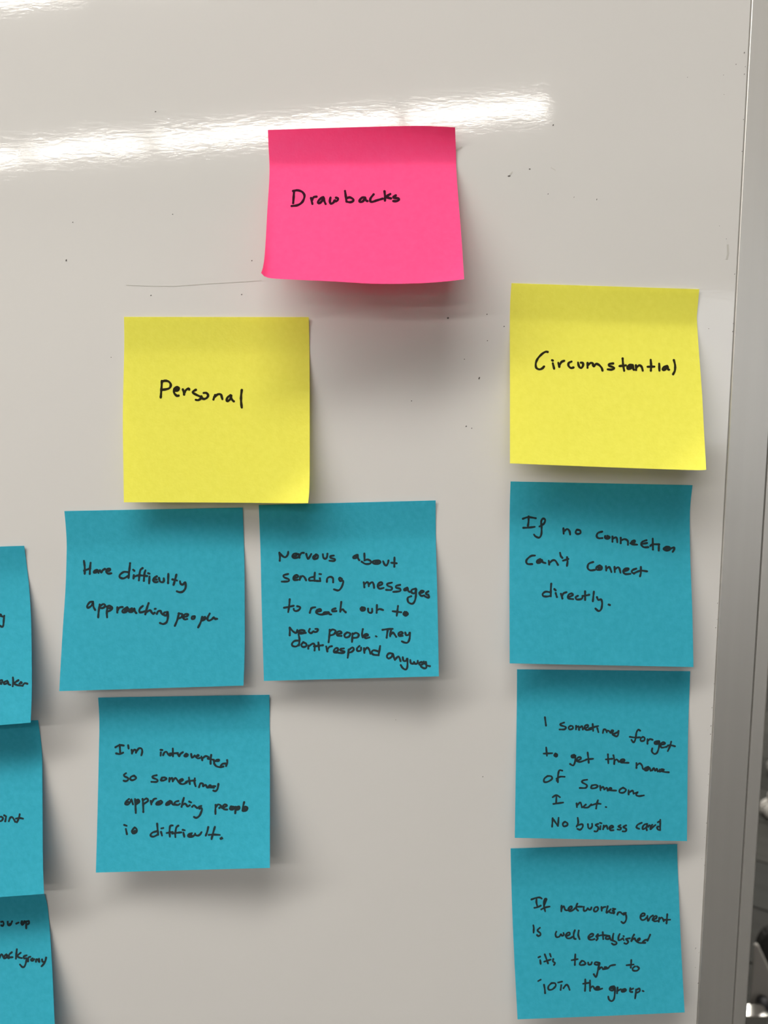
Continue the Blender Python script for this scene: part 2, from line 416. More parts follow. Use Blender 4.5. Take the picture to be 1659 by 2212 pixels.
note('have', M_blue, 'blue sticky note reading Have difficulty approaching people, below the left of the Personal note', GB,
  [(139,1104),(524,1096.5)], [(524,1096.5),(527.5,1200),(528.5,1300),(528.5,1400),(526,1481)], [(128,1493),(330,1487),(526,1481)], [(139,1104),(143,1150),(144,1191),(141.4,1272),(136,1353),(131,1435),(128,1493)],
  .0090, strip=.2, power=1.2)
note('nerv', M_blue, 'blue sticky note reading Nervous about sending messages, under the right corner of the Personal note', GB,
  [(559,1091),(750,1086),(941,1081)], [(941,1081),(941.5,1170),(944,1260),(946,1350),(948,1461)], [(570,1471),(948,1461)], [(559,1091),(563,1200),(565,1300),(570,1471)],
  .0105, strip=.2, side=.6, power=1.2)
note('intro', M_blue, 'blue sticky note reading I\'m introverted, alone in the lowest row left of centre', GB,
  [(212,1507),(582,1501)], [(582,1501),(583,1680),(583,1875)], [(207,1885),(583,1875)], [(212,1507),(214.5,1560),(213,1650),(210,1780),(207,1885)],
  .0130, strip=.2, side=.5, power=1.2)
note('noc', M_blue, 'blue sticky note reading If no connection can\'t connect directly, just below the Circomstantial note', GB,
  [(1103,1040),(1300,1044),(1496,1048)], [(1496,1048),(1490.5,1105),(1491,1200),(1495.5,1320),(1498,1441)], [(1101,1433),(1498,1441)], [(1103,1040),(1101,1110),(1100.5,1250),(1101,1433)],
  .0090, strip=.2, power=1.2)
note('forg', M_blue, 'blue sticky note reading I sometimes forget to get the name, middle of right column', GB,
  [(1117,1446),(1491,1450)], [(1491,1450),(1487,1560),(1485.5,1660),(1484,1817)], [(1112,1810),(1484,1817)], [(1117,1446),(1116,1560),(1114,1680),(1112,1810)],
  .0080, strip=.2, power=1.2)
note('event', M_blue, 'blue sticky note reading If networking event is well established, lowest in the right column', GB,
  [(1103,1833),(1290,1828),(1463,1824)], [(1463,1824),(1463.5,1860),(1466,1920),(1471,2040),(1479,2187)], [(1118,2202),(1300,2195),(1479,2187)], [(1103,1833),(1105,1920),(1110,2050),(1118,2202)],
  .010, strip=.2, power=1.2)
note('edgea', M_blue, 'blue sticky note ending in aker, cut by the left edge, upper of three', GB,
  [(-333,1192),(-100,1184),(52,1179)], [(52,1179),(62,1260),(67,1340),(68.5,1430),(68.5,1500),(66,1561)], [(-320,1585),(-100,1574),(66,1561)], [(-333,1192),(-326,1400),(-320,1585)],
  .0150, strip=.15, power=1.3)
note('edgeb', M_blue, 'blue sticky note ending in point, cut by the left edge, middle of three', GB,
  [(-292,1568),(-100,1562),(82,1556)], [(82,1556),(90,1620),(91.5,1700),(92.5,1850),(95,1931)], [(-283,1958),(-100,1945),(95,1931)], [(-292,1568),(-288,1700),(-283,1958)],
  .0150, strip=.15, power=1.25)
note('edgec', M_blue, 'blue sticky note cut by the left edge, lowest of three, reading background', GB,
  [(-272,1948),(-100,1941),(96,1932)], [(96,1932),(104,1970),(112,2080),(118,2212),(122,2300)], [(-255,2318),(122,2300)], [(-272,1948),(-265,2100),(-255,2318)],
  .0150, strip=.15, power=1.25)

# ------------------------------------------------------------------ handwriting: marker strokes lying on the paper
INK = """
@pink 600 380 5.53 5.2
Drawbacks
195,178 190,250 184,325|183,180 235,172 290,190 318,230 312,275 285,320 235,350 165,360|398,265 406,300 414,335|410,288 428,255 462,248|545,252 520,265 485,298 480,322 500,325 530,298 546,258 556,300 572,335|630,258 622,300 634,332 665,318 682,288 690,306 715,290 716,268 695,260|803,180 812,240 820,305|822,268 860,256 900,278 900,300 865,314 822,306|1045,258 1010,258 975,295 985,312 1020,300 1045,262 1052,290 1070,300|1145,220 1110,265 1105,298 1125,310 1190,290 1250,272|1275,185 1280,240 1280,295|1345,215 1310,238 1290,255 1320,262 1352,268|1410,232 1380,250 1385,262 1440,268 1448,285 1420,300 1380,300
@pers 320 800 6.9125 5.1
Personal
205,160 200,250 188,405|205,168 255,155 310,170 338,215 320,262 270,282 210,290|395,305 440,300 460,265 430,248 395,275 385,320 400,355 430,380 455,378|405,290 420,300 440,270|518,285 530,320 537,362|537,340 560,300 600,270 612,285|712,290 672,315 670,335 720,365 790,400 780,425 745,445 712,440|795,385 810,420 850,425 885,400 895,370 870,338 828,338|975,435 985,405 1000,370|985,400 1040,358 1085,362 1100,400 1108,430|1230,370 1190,400 1172,440 1185,460 1225,430 1240,378|1236,400 1255,440 1278,462|1398,295 1388,380 1388,470 1398,555
@circ 1140 740 4.879 4.9
Circumstantial
210,99 185,98 145,125 105,170 85,220 90,265 120,282 150,274 172,252|256,186 264,190|264,218 278,275|322,212 333,255|335,240 355,205 385,192|462,200 432,215 430,245 455,268 482,262|530,210 540,250 562,268 582,245 580,215 558,212|630,215 630,265|632,240 662,215 685,220 690,245 700,250 720,225 750,235 778,265 788,295|900,220 860,225 855,242 905,262 910,275 880,285 842,282|1000,168 1005,230 1016,296|967,248 1035,240|1108,236 1075,235 1050,262 1060,280 1095,265 1110,238 1112,275 1120,286|1070,258 1090,250|1140,240 1142,290|1145,265 1175,240 1200,255 1212,295|1296,182 1300,240 1298,295|1262,255 1335,253|1385,222 1388,295|1470,247 1438,255 1422,280 1440,288 1468,265 1475,252 1478,280 1490,285|1448,270 1460,262|1540,185 1553,240 1550,295 1532,333
@have 160 1190 4.879 4.6
Have
104,105 112,170 112,242|174,125 168,180 165,242|105,208 170,185|240,200 215,212 208,230 235,225 248,203 258,232|272,205 288,228 300,205 325,190|340,215 375,208 378,188 350,193 338,220 360,240 392,236
difficulty
590,130 583,200 574,285|572,225 525,222 485,250 482,278 520,290 568,265|622,198 635,210|630,255 626,290|722,182 700,200 690,245 683,310|752,205 742,240 735,315|635,272 680,258 770,265|780,235 795,240|795,270 790,343|872,268 838,290 836,318 862,330 882,325|850,300 870,302|895,285 905,320 925,330 945,320 945,290|993,242 990,340|1078,250 1065,300 1048,358|1035,300 1085,312|1116,320 1122,345 1145,355 1172,330 1175,385 1150,425 1115,435 1082,425
approaching
200,535 165,542 138,582 148,600 185,575 198,545 205,590 222,622|270,565 260,630 254,700|275,580 310,560 328,578 308,600 278,602|352,590 345,650 348,700|345,590 375,578 402,598 385,625 352,640|370,605 380,600|456,595 455,650|460,625 480,597 512,592|560,595 515,622 512,645 545,645 572,618 560,598|535,625 550,618|610,605 585,622 580,642 612,640 635,605 640,635 655,655|600,625 615,622|725,580 692,610 690,645 720,645 745,635|785,550 765,610 750,668|755,650 800,625 815,645 830,663|850,612 860,610|835,662 850,650|872,662 885,638 910,632 920,655 935,672|985,645 950,650 945,672 970,680 986,652 988,700 975,750 940,770 905,760
people
1105,655 1090,720 1062,790|1100,660 1140,668 1130,700 1098,712|1148,698 1190,688 1200,668 1170,668 1148,695 1165,722 1192,718|1270,690 1245,693 1240,716 1265,715 1272,692|1350,695 1335,750 1308,806|1350,712 1380,695 1380,718 1350,735|1430,660 1405,710 1418,735 1450,722 1472,700 1480,715 1495,720|1490,712 1508,716
@nerv 590 1170 4.608 4.4
Nervous
62,110 68,150 66,190|62,108 95,145 122,155 145,130 150,100|195,150 225,140 240,120 208,122 192,148 212,165 250,155|255,125 262,160|262,145 280,115 305,112|330,122 347,172 380,122|430,128 398,150 405,172 440,165 446,138 425,128|408,155 425,145|495,125 500,160 520,170 535,155 540,120|605,138 570,145 575,162 615,175 605,192 560,190
about
835,130 800,150 800,165 830,160 842,130 845,165 858,185|820,145 825,150|908,118 910,185|882,200 920,222 965,218 972,195 940,178 908,188|1000,215 988,205 1010,190 1050,188 1068,205 1045,222 1005,218|1020,206 1045,204|1095,195 1108,225 1125,238 1142,215 1148,188|1208,158 1206,250|1175,210 1230,215
sending
150,322 105,335 110,355 155,375 150,395 85,398|210,362 250,350 235,332 205,350 205,380 245,380|265,380 270,345|268,365 290,342 312,355 328,385|415,308 412,350 412,390|410,350 365,360 360,385 400,388 470,393|465,365 470,390|460,322 477,324|535,400 540,365 570,350 595,365 597,405|684,372 664,358 655,370 668,392 690,386 698,402 680,455 650,485 605,475
messages
902,405 908,455|908,425 935,403 950,420 952,445|955,425 985,403 1000,425 1005,460|1045,440 1085,425 1080,405 1050,415 1040,445 1060,468 1100,460|1182,408 1137,420 1142,440 1180,455 1175,480 1125,480|1264,430 1225,440 1225,458 1264,470 1262,492 1195,500|1335,458 1305,472 1305,485 1330,480 1340,462 1345,490 1360,500|1420,468 1380,480 1380,508 1410,512 1424,470 1418,560 1400,608 1375,618 1345,600 1340,560 1375,543|1455,510 1480,510 1500,495 1475,490 1455,515 1475,540 1505,535|1545,495 1520,515 1550,540 1545,558 1510,545|1525,525 1545,530
@nerv 590 1290 4.608 4.4
to
165,20 160,85 150,148|108,105 150,98 205,85|205,115 208,130 230,138 258,125 270,100 240,90
reach
378,110 365,155|370,135 385,108 420,100|435,145 475,135 468,118 438,128 430,155 465,172 520,168|545,148 512,150 502,165 540,165 552,147 560,168 578,172|620,112 590,122 590,140 630,138|678,48 672,100 668,145|670,132 695,120 705,135 722,150
out
885,100 870,115 882,135 910,130 912,108 885,100|888,115 895,122|945,115 948,145 970,157 985,145 985,115|1033,78 1030,155|1035,130 1060,118 1095,128
to
1243,88 1235,150 1230,185|1190,140 1275,150|1310,145 1298,168 1320,185 1342,168 1325,148|1315,162 1325,170
New
165,305 166,345 165,380|165,303 200,342 230,355 240,325|245,348 300,352 315,335 275,328 245,345 275,362 325,355|365,315 355,342 378,358 403,338 412,348 438,340 445,318 420,316
people.
563,325 560,380 552,448|562,342 590,322 622,335 605,368 562,382|635,370 680,357 665,338 635,352 640,382 680,385|735,350 710,375 720,400 755,392 768,362 738,350|790,360 788,400 785,445|792,370 825,355 852,372 838,400 792,405|893,318 885,365 892,400|900,392 945,378 925,365 905,382 922,408 958,400|1022,388 1030,392
They
1088,325 1140,318 1190,315|1142,322 1135,360 1130,403|1175,325 1165,370 1165,390|1168,378 1190,352 1205,365 1225,395|1250,378 1290,360 1275,345 1250,358 1255,385 1290,385|1315,352 1325,378 1350,372 1360,350 1358,410 1340,450 1310,452 1282,440
dont
253,370 262,420 257,480|262,432 215,435 188,462 195,485 230,490 260,468|300,448 280,475 295,495 325,490 330,465 300,448|350,512 350,480|352,490 395,462 413,480 412,530|450,450 458,525|405,490 495,478
respond
528,490 540,540|540,522 560,495 585,488|605,545 645,530 637,505 610,520 608,548 650,552|705,510 672,515 672,530 710,540 700,555 650,555|750,520 748,560 742,603|750,528 790,500 802,522 780,545 750,550|860,485 835,510 840,535 872,530 875,502|905,508 908,555|908,535 935,503 955,520 968,562|1065,485 1058,530 1048,578|1048,540 1000,528 980,550 1000,572 1050,577
anyway.
1185,560 1150,560 1132,590 1150,610 1180,592 1190,562 1202,600 1212,625|1215,618 1245,590 1258,605 1268,635|1290,598 1297,630 1320,635 1335,610 1336,690 1320,720 1290,705 1270,675|1365,625 1370,655 1395,662 1402,642 1412,662 1435,658 1440,632|1480,645 1455,655 1460,675 1490,665 1500,640|1520,645 1525,700 1500,707 1470,690|1500,655 1525,672|1528,680 1560,686
@intro 230 1590 5.027 4.3
I'm
97,122 140,99 187,103|143,95 150,190|105,188 145,195 180,180|235,100 240,135|273,150 277,190|278,178 305,145 318,155 320,180|322,175 350,135 378,135 388,165 378,210
introverted
588,150 606,152|590,178 588,212|615,208 628,180 650,170 668,195 690,212 710,200|720,135 722,222|690,190 775,185|775,195 790,222 802,195 830,175|865,192 845,215 870,222 885,202 865,192|860,208 870,205|920,195 928,235 958,212|965,225 1000,215 995,205 975,225 990,242 1015,238|1030,222 1040,262|1040,245 1075,218 1110,228|1137,205 1130,260 1130,300|1100,245 1165,258|1165,270 1215,272 1222,258 1190,262 1168,290 1190,325 1230,337 1270,330|1310,262 1312,290 1298,325|1295,298 1260,302 1240,322
so
213,403 190,420 197,438 232,455 235,475 210,490 187,485|300,430 268,442 258,468 285,480 322,457 300,430
sometimes
545,425 505,435 502,452 552,475 545,497 487,497|605,452 590,480 620,482 652,465 632,450 600,452|685,455 682,495|685,478 712,453 720,490|725,478 750,455 770,480 785,500|790,498 830,478 820,465 795,480 795,510 830,522 870,505|895,450 905,522|862,500 890,488 962,482|960,458 955,500 968,545|1005,555 1020,515 1048,520 1048,548 1075,530 1092,558|1100,560 1135,545 1125,532 1110,555 1165,560|1150,545 1180,545|1215,520 1205,575 1182,598 1160,592
@intro 230 1700 5.027 4.3
approaching
245,130 215,155 205,185 235,190 262,158 270,135 288,188|225,170 240,160|310,130 315,200 318,283|312,150 345,138 355,165 320,188|328,170 340,160|392,130 398,200 400,272|395,148 435,125 450,152 400,185|480,150 487,190|490,170 515,132 540,125|590,148 550,168 540,190 575,190 606,165 590,150|560,180 580,172|690,150 655,172 648,195 685,185 702,155 715,185 735,195|670,180 690,172|780,152 748,162 738,185 775,195 798,182|840,118 825,170 815,215|818,200 850,180 868,195 880,212 905,198|898,158 918,168|930,215 950,198 968,215 985,228|1030,205 1003,215 1010,235 1030,228 1036,250 1010,310 975,335 950,325
people
1185,195 1183,250 1183,293|1185,222 1212,190 1245,205 1225,228|1255,228 1308,205 1285,190 1262,212 1275,240 1312,245|1350,212 1340,240 1370,245 1390,218 1355,210|1358,230 1370,225|1402,215 1398,285|1402,222 1440,212 1438,240 1402,250|1415,232 1428,230|1495,165 1485,205 1478,258|1480,248 1500,215 1530,225 1520,255 1485,260|1495,240 1512,238
is
192,412 220,422|210,455 222,512|305,440 275,480 290,505 325,490 328,460 308,440|295,485 310,475
difficult.
550,398 555,460 562,520|558,478 500,495 478,525 508,540 560,515|595,450 618,445|592,488 603,528|720,418 692,425 685,480 688,540|652,500 720,488|780,420 758,440 747,500 748,545|715,505 770,497 812,493|828,465 850,470|835,495 845,540|928,502 892,515 888,538 925,542 955,522|905,530 925,524|962,505 968,522 990,528 1012,518 1032,490|1105,435 1095,480 1078,527|1177,432 1157,500 1140,567|1110,520 1160,517 1230,520|1238,558 1256,558|1242,564 1250,550
@noc 1110 1090 4.484 4.4
If
88,137 140,122 212,132|143,115 142,165 136,205|92,225 150,222 202,215|248,212 290,185 303,150 285,135 265,162 269,230 265,290 245,320 210,308 195,290
no
480,230 482,282|482,262 515,237 538,255 545,290|610,243 598,268 615,285 645,275 640,250 612,243
connection
855,262 815,275 802,305 820,325 858,324|885,305 882,322 905,332 928,318 905,302|900,318 912,318|955,310 955,360|957,332 985,317 998,330 1002,365|1035,322 1035,375|1040,345 1075,335 1103,352 1105,390|1130,375 1165,368 1170,348 1142,358 1140,382 1195,388|1285,345 1245,360 1235,388 1258,412 1302,412|1245,380 1290,372|1345,330 1347,435|1322,400 1345,385 1408,385|1405,385 1403,445|1475,408 1450,428 1480,445 1512,435 1505,412 1478,408|1470,425 1490,425|1510,430 1550,415 1552,435 1538,458
@noc 1110 1190 4.484 4.4
can't
205,45 165,50 122,90 130,125 178,128|255,80 225,95 225,115 255,112 272,85 278,108 307,118|238,102 255,98|338,95 342,132|345,118 375,92 402,95 427,135|447,18 455,50 470,68|515,62 520,100 514,145|475,95 528,78
connect
768,108 725,125 715,165 740,188 785,184|830,140 800,160 805,182 845,180 852,155 832,140|820,165 835,162|892,148 895,190|897,175 922,155 935,175 945,205|975,155 978,205|978,180 1005,160 1022,170 1033,212|1060,198 1105,185 1112,170 1078,173 1058,200 1080,224 1130,222|1185,172 1150,185 1142,205 1165,220|1230,155 1230,210 1222,245|1160,218 1225,192 1290,198
directly.
362,318 358,380 358,440|358,402 310,395 280,415 285,437 320,442 358,435|393,370 405,382|405,408 417,447|455,415 470,460|467,440 480,412 510,400|525,448 570,430 560,412 530,425 528,458 575,467|620,435 598,450 610,470 650,467 665,452|690,392 690,475|665,438 730,425|775,395 765,488|805,448 818,475 845,470 855,510 845,565 820,582 790,558|918,520 930,524
@forg 1150 1530 5.027 4.0
I
136,97 148,188
sometimes
345,155 305,170 310,185 362,203 350,228 295,230|415,190 393,207 405,230 438,220 437,195 412,190|475,190 473,230|478,208 502,195 507,235|515,210 540,195 548,232|560,218 600,205 602,182 575,188 567,215 590,235 640,228|655,170 660,245|615,218 715,192|705,215 717,260|765,268 775,230 798,235 808,262|808,245 830,245 848,268|855,262 880,248 865,238 855,262 890,275 930,255|935,245 930,290 912,305 870,285
forget
1170,243 1150,233 1130,265 1120,330 1100,370 1075,342|1058,310 1120,318 1170,315|1200,310 1175,330 1180,355 1213,350 1220,322 1200,310|1250,335 1250,385|1252,358 1275,335 1305,342|1375,355 1330,365 1330,387 1365,385 1380,358 1375,420 1355,480 1325,495 1298,470 1302,435|1342,372 1360,370|1390,398 1440,383 1422,367 1395,385 1400,425 1458,418|1508,362 1495,410 1470,465|1470,405 1500,400 1548,412
to
150,425 158,515|122,492 215,488|250,490 236,512 260,525 270,505 252,490|250,505 258,510
get
455,505 425,515 430,535 460,532 466,505 465,570 445,620 410,605|435,520 450,520|480,572 525,550 520,530 490,538 485,570 520,582 582,560|600,480 608,550 612,592|585,555 660,548
the
820,500 825,598|798,555 870,548|880,510 890,560 888,605|890,575 915,555 940,582|940,580 1000,570 990,552 960,562 965,588 1045,592
name
1130,595 1130,648|1132,622 1165,598 1190,620 1200,655 1215,665|1258,635 1222,650 1225,675 1255,670 1270,642 1285,678|1235,662 1250,655|1300,675 1320,648 1332,680 1352,655 1362,688 1385,665|1385,688 1430,668 1405,662|1400,682 1440,692 1482,695
@forg 1150 1660 5.027 4.0
of
165,82 130,110 128,145 165,145 212,115 205,85 165,82|325,24 292,22 278,80 277,150|262,112 300,90 350,90|265,135 270,110
someone
595,122 550,130 540,150 590,180 580,210 515,212|640,195 640,215 685,212 710,192 685,178 645,185|735,190 740,238|740,218 768,200 780,230|785,225 808,208 818,240|820,240 860,220 845,210 835,235 910,240|985,208 950,230 948,260 990,262 1017,232 985,208|1045,235 1045,282|1050,262 1088,240 1098,275|1100,272 1150,258 1135,265 1128,290 1160,300 1212,292
I
220,312 260,290 300,312|262,295 258,375|228,385 335,370
met.
480,380 484,420|482,408 520,370 538,422|545,422 580,392|560,425 605,422 640,388|712,345 700,385 692,435|640,400 700,382 742,385|795,418 803,420
No
220,540 214,632|222,545 275,620|285,535 278,625|350,580 330,600 340,628 375,620 382,597 355,578
business
492,535 497,590 480,632|482,622 538,605 547,632 520,665 488,655|603,605 608,645 630,652 648,630 648,600|715,602 685,615 716,640 702,682 675,682|733,590 750,595|740,625 736,660|775,620 768,660|776,642 803,620 817,658|835,652 878,637 862,620 838,638 848,670 882,670|957,615 932,630 962,645 952,665 925,662|1018,618 985,635 1018,655 1012,682 980,682
card
1187,590 1145,610 1130,640 1160,655|1247,602 1220,608 1200,630 1197,658 1213,656 1238,638 1245,620|1236,640 1243,670|1256,634 1268,618 1283,626 1281,662 1304,640 1337,613|1302,611 1289,628|1389,556 1387,669|1362,584 1381,575|1381,632 1360,632 1354,647 1368,666 1383,668
@event 1130 1920 9.217 4.0
If
165,212 260,180 330,172 370,195|268,190 265,270 285,350|225,378 290,365 350,335|415,345 440,270 470,205 440,195 415,260 415,340 440,450|438,240 445,215|360,410 430,375 530,352
networking
765,335 760,450|768,390 810,345 835,415 875,430|910,415 965,392 968,352 930,360 898,400 915,442 970,435 1030,395|1080,295 1055,360 1070,410 1095,435|1020,400 1070,360 1180,355|1212,355 1205,400 1215,440 1260,428 1285,382 1310,415 1345,410 1360,370|1480,362 1440,365 1410,410 1420,450 1465,445 1495,400 1480,362|1560,362 1565,437|1565,400 1600,367 1640,360|1685,347 1665,422 1660,477 1715,435 1745,405|1710,440 1735,475 1800,482|1785,392 1835,402|1820,412 1778,437 1820,457 1805,490|1875,517 1895,472 1935,464 1965,490 2003,515|2045,480 2003,484 2000,512 2035,507 2052,535 2055,592 2035,652 1995,682 1957,657
event
2345,550 2415,530 2415,492 2375,492 2340,532 2340,592 2375,622 2425,607 2460,572|2475,537 2487,637 2535,562 2585,532|2575,622 2650,585 2660,545 2625,545 2580,602 2615,645 2675,637|2710,572 2700,655|2710,612 2752,570 2780,592 2800,642|2870,507 2855,690|2815,617 2928,614
is
203,725 212,780 208,873|335,775 287,820 302,850 340,880 345,920 300,940 277,920
well
662,852 645,900 662,958 720,952 752,902 775,935 812,918 803,878|860,940 925,910 922,868 880,880 850,930 875,980 930,985 985,955|1030,825 1007,900 1015,985 1047,998|1108,830 1097,920 1125,1003
established
1300,975 1385,940 1395,900 1350,900 1300,950 1310,1000 1370,1015 1420,1000|1490,905 1452,950 1488,980 1460,1022|1585,862 1595,1002|1485,942 1575,922 1715,935|1720,940 1655,955 1645,995 1705,997 1730,965 1742,1007 1775,1022|1800,892 1785,962 1785,1022|1745,1017 1805,1037 1860,1067 1855,1097 1805,1112 1767,1087|1925,897 1900,952 1900,1022 1945,1012 1985,985|1988,985 2005,1022|1998,940 2004,946|2125,984 2047,997 2075,1027 2092,1062 2055,1097 2017,1082|2210,912 2175,972 2155,1040|2165,1022 2220,984 2235,1022 2260,1050|2262,1042 2322,1012 2318,980 2280,1012 2277,1055 2325,1077 2430,1075|2530,912 2495,992 2475,1032|2485,1007 2425,1022 2382,1055
@event 1130 2040 4.879 4.0
it's
162,137 180,128|180,165 185,205|228,105 248,160 262,200|222,182 290,160|282,100 292,130|318,155 315,180 337,195 325,217
tougher
550,105 545,217|510,167 575,155|620,172 597,200 602,217 638,215 658,202 640,178 622,173|685,190 690,212 715,210 725,187|805,195 765,188 752,208 785,215 808,195 795,240 785,290 768,345 745,315|798,238 790,262|800,262 825,240 842,258|842,262 882,242 860,240|850,262 895,250 920,225 970,215
to
1140,165 1135,245|1090,220 1165,212|1180,232 1155,252 1160,275 1200,277 1222,252 1200,232
join
158,387 185,372|220,425 228,470 232,515|300,408 268,440 268,475 305,475 342,440 337,410 302,408|368,402 410,392|402,430 395,480|425,462 455,425 475,440 490,480
the
655,368 655,440 652,490|632,415 692,405|705,380 705,490|707,462 735,440 752,467 770,480|760,477 802,455 785,445 765,460 778,480 835,465
group.
960,440 920,452 912,477 945,485 968,450 965,530 955,580 930,598 905,580 898,550|928,465 948,460|995,455 990,515|990,492 1030,472|1070,470 1040,482 1040,500 1068,497 1085,480 1072,468|1050,490 1065,482|1130,460 1125,495 1150,502|1135,478 1160,465|1190,475 1187,520 1180,570|1190,482 1225,465 1227,495 1190,510|1260,490 1270,494
@edgea 0 1150 4.915 4.4
ig
-10,882 5,868 15,882|-2,880 12,890|45,885 40,930 34,990 20,1003 -5,988|20,890 42,900
speaker
-15,1605 20,1592 22,1568 0,1575 -12,1600 15,1610|78,1575 45,1590 45,1610 75,1602 82,1580 90,1610 110,1620|137,1540 140,1590 135,1635|195,1570 152,1602 185,1622 240,1628|205,1605 232,1598 220,1590|240,1625 262,1602 290,1607
@edgeb 0 1550 5.53 4.2
point
-12,1190 15,1185 35,1203 20,1232 -10,1240|50,1168 72,1180|72,1190 62,1240|105,1240 122,1197 145,1190 165,1215 182,1245|235,1155 225,1200 202,1252|190,1207 230,1200 275,1208
@edgec 0 1850 6.11 4.2
follow-up
15,865 38,860 48,890 35,918 18,910|102,862 105,902 130,908 150,880 160,855|130,890 145,895|215,887 245,872|290,855 280,880 295,905 318,880 322,855|300,880 310,870|345,855 345,950|345,868 378,850 380,885 345,900
background
-10,1345 20,1290 45,1330 55,1345|85,1290 60,1315 60,1345 85,1335 95,1300 105,1340 120,1345|155,1265 122,1295 122,1330 165,1330|222,1225 215,1290 210,1350|272,1272 228,1312 255,1335 290,1342|352,1305 315,1320 320,1348 350,1342 350,1370 325,1450 295,1460 262,1425|370,1385 375,1335 400,1325|430,1345 408,1365 430,1378 452,1355|475,1390 480,1355 500,1365 518,1395 515,1350|555,1360 560,1392 588,1388|608,1335 590,1400 548,1450
"""
def catmull(pts, step=1.3):
    if len(pts) == 1: return pts
    P = [pts[0]] + pts + [pts[-1]]; out = []
    for i in range(1, len(P)-2):
        a, b_, c, d = P[i-1], P[i], P[i+1], P[i+2]
        k = max(2, int(math.dist(b_, c)/step))
        for j in range(k):
            t = j/k
            out.append(tuple(.5*((2*b_[q]) + (-a[q]+c[q])*t*1.0 + (2*a[q]-5*b_[q]+4*c[q]-d[q])*t*t + (-a[q]+3*b_[q]-3*c[q]+d[q])*t**3) for q in (0, 1)))
    out.append(pts[-1]); return out
def ink_word(nt, word, strokes, wpx):
    vs = []; fs = []
    def add(x, y, k):
        u, v = nt.inv(x, y); p = on_board(x, y, nt.d(u, v) + .00004 + .000003*k)
        vs.append(p - nt.org); return len(vs)-1
    for k, st in enumerate(strokes):
        pts = catmull(st)
        # drop coincident points
        q = [pts[0]]
        for p in pts[1:]:
            if math.dist(p, q[-1]) > .25: q.append(p)
        pts = q; n_ = len(pts); prev = None; ph = random.uniform(0, 6)
        for i, (x, y) in enumerate(pts):
            ax, ay = pts[max(i-1, 0)]; cx, cy = pts[min(i+1, n_-1)]
            tx, ty = cx-ax, cy-ay; l = math.hypot(tx, ty) or 1; nx, ny = -ty/l, tx/l
            w = wpx/2*(1 + .10*math.sin(i*.55+ph) + random.uniform(-.05, .05))
            a = add(x+nx*w, y+ny*w, k); b_ = add(x-nx*w, y-ny*w, k)
            if prev: fs.append((prev[0], prev[1], b_, a))
            prev = (a, b_)
            if i in (0, n_-1):                      # round end
                c = add(x, y, k); s_ = -1 if i == 0 else 1
                tx, ty = tx/l*s_, ty/l*s_
                arc = [a] + [add(x + (nx*math.cos(t) + tx*math.sin(t))*w, y + (ny*math.cos(t) + ty*math.sin(t))*w, k) for t in (math.pi*m_/6 for m_ in range(1, 6))] + [b_]
                for m_, n2 in zip(arc, arc[1:]): fs.append((c, m_, n2))
    # all faces turned to the viewer
    out = []
    for f in fs:
        nn = (vs[f[1]]-vs[f[0]]).cross(vs[f[2]]-vs[f[0]])
        out.append(f if nn.y < 0 else f[::-1])
    o = obj('handwritten_word', (vs, out), M_INK[{'pink': 0, 'pers': 1, 'circ': 1}.get(nt.key, 2)], nt.o)
    o['label'] = 'black marker handwriting "%s"' % word
_nt = None; _w = None
for line in INK.strip().split('\n'):
    if line.startswith('@'):
        key, ox, oy, sc, wp = line[1:].split(); _nt = NOTES[key]; ox, oy, sc, wp = map(float, (ox, oy, sc, wp))
    elif _w is None: _w = line
    else:
        ink_word(_nt, _w, [[(ox+float(p.split(',')[0])/sc, oy+float(p.split(',')[1])/sc) for p in s.split()] for s in line.split('|')], wp); _w = None
# ------------------------------------------------------------------ furniture glimpsed past the right-hand stile
def plane_pt(px, py, y):
    return on_board(px, py, -y)
def prism(bm, pts, y0, y1, bev=0.0):
    """closed outline [(x, z)] in an upright plane, given thickness from y0 to y1"""
    b = bmesh.new()
    a = [b.verts.new((x, y0, z)) for x, z in pts]; f = b.faces.new(a)
    e = bmesh.ops.extrude_face_region(b, geom=[f])
    bmesh.ops.translate(b, vec=(0, y1-y0, 0), verts=[v for v in e['geom'] if isinstance(v, bmesh.types.BMVert)])
    if bev: bmesh.ops.bevel(b, geom=b.edges[:], offset=bev, segments=3, affect='EDGES')
    t = bpy.data.meshes.new('t'); b.to_mesh(t); b.free(); bm.from_mesh(t); bpy.data.meshes.remove(t)
    return bm

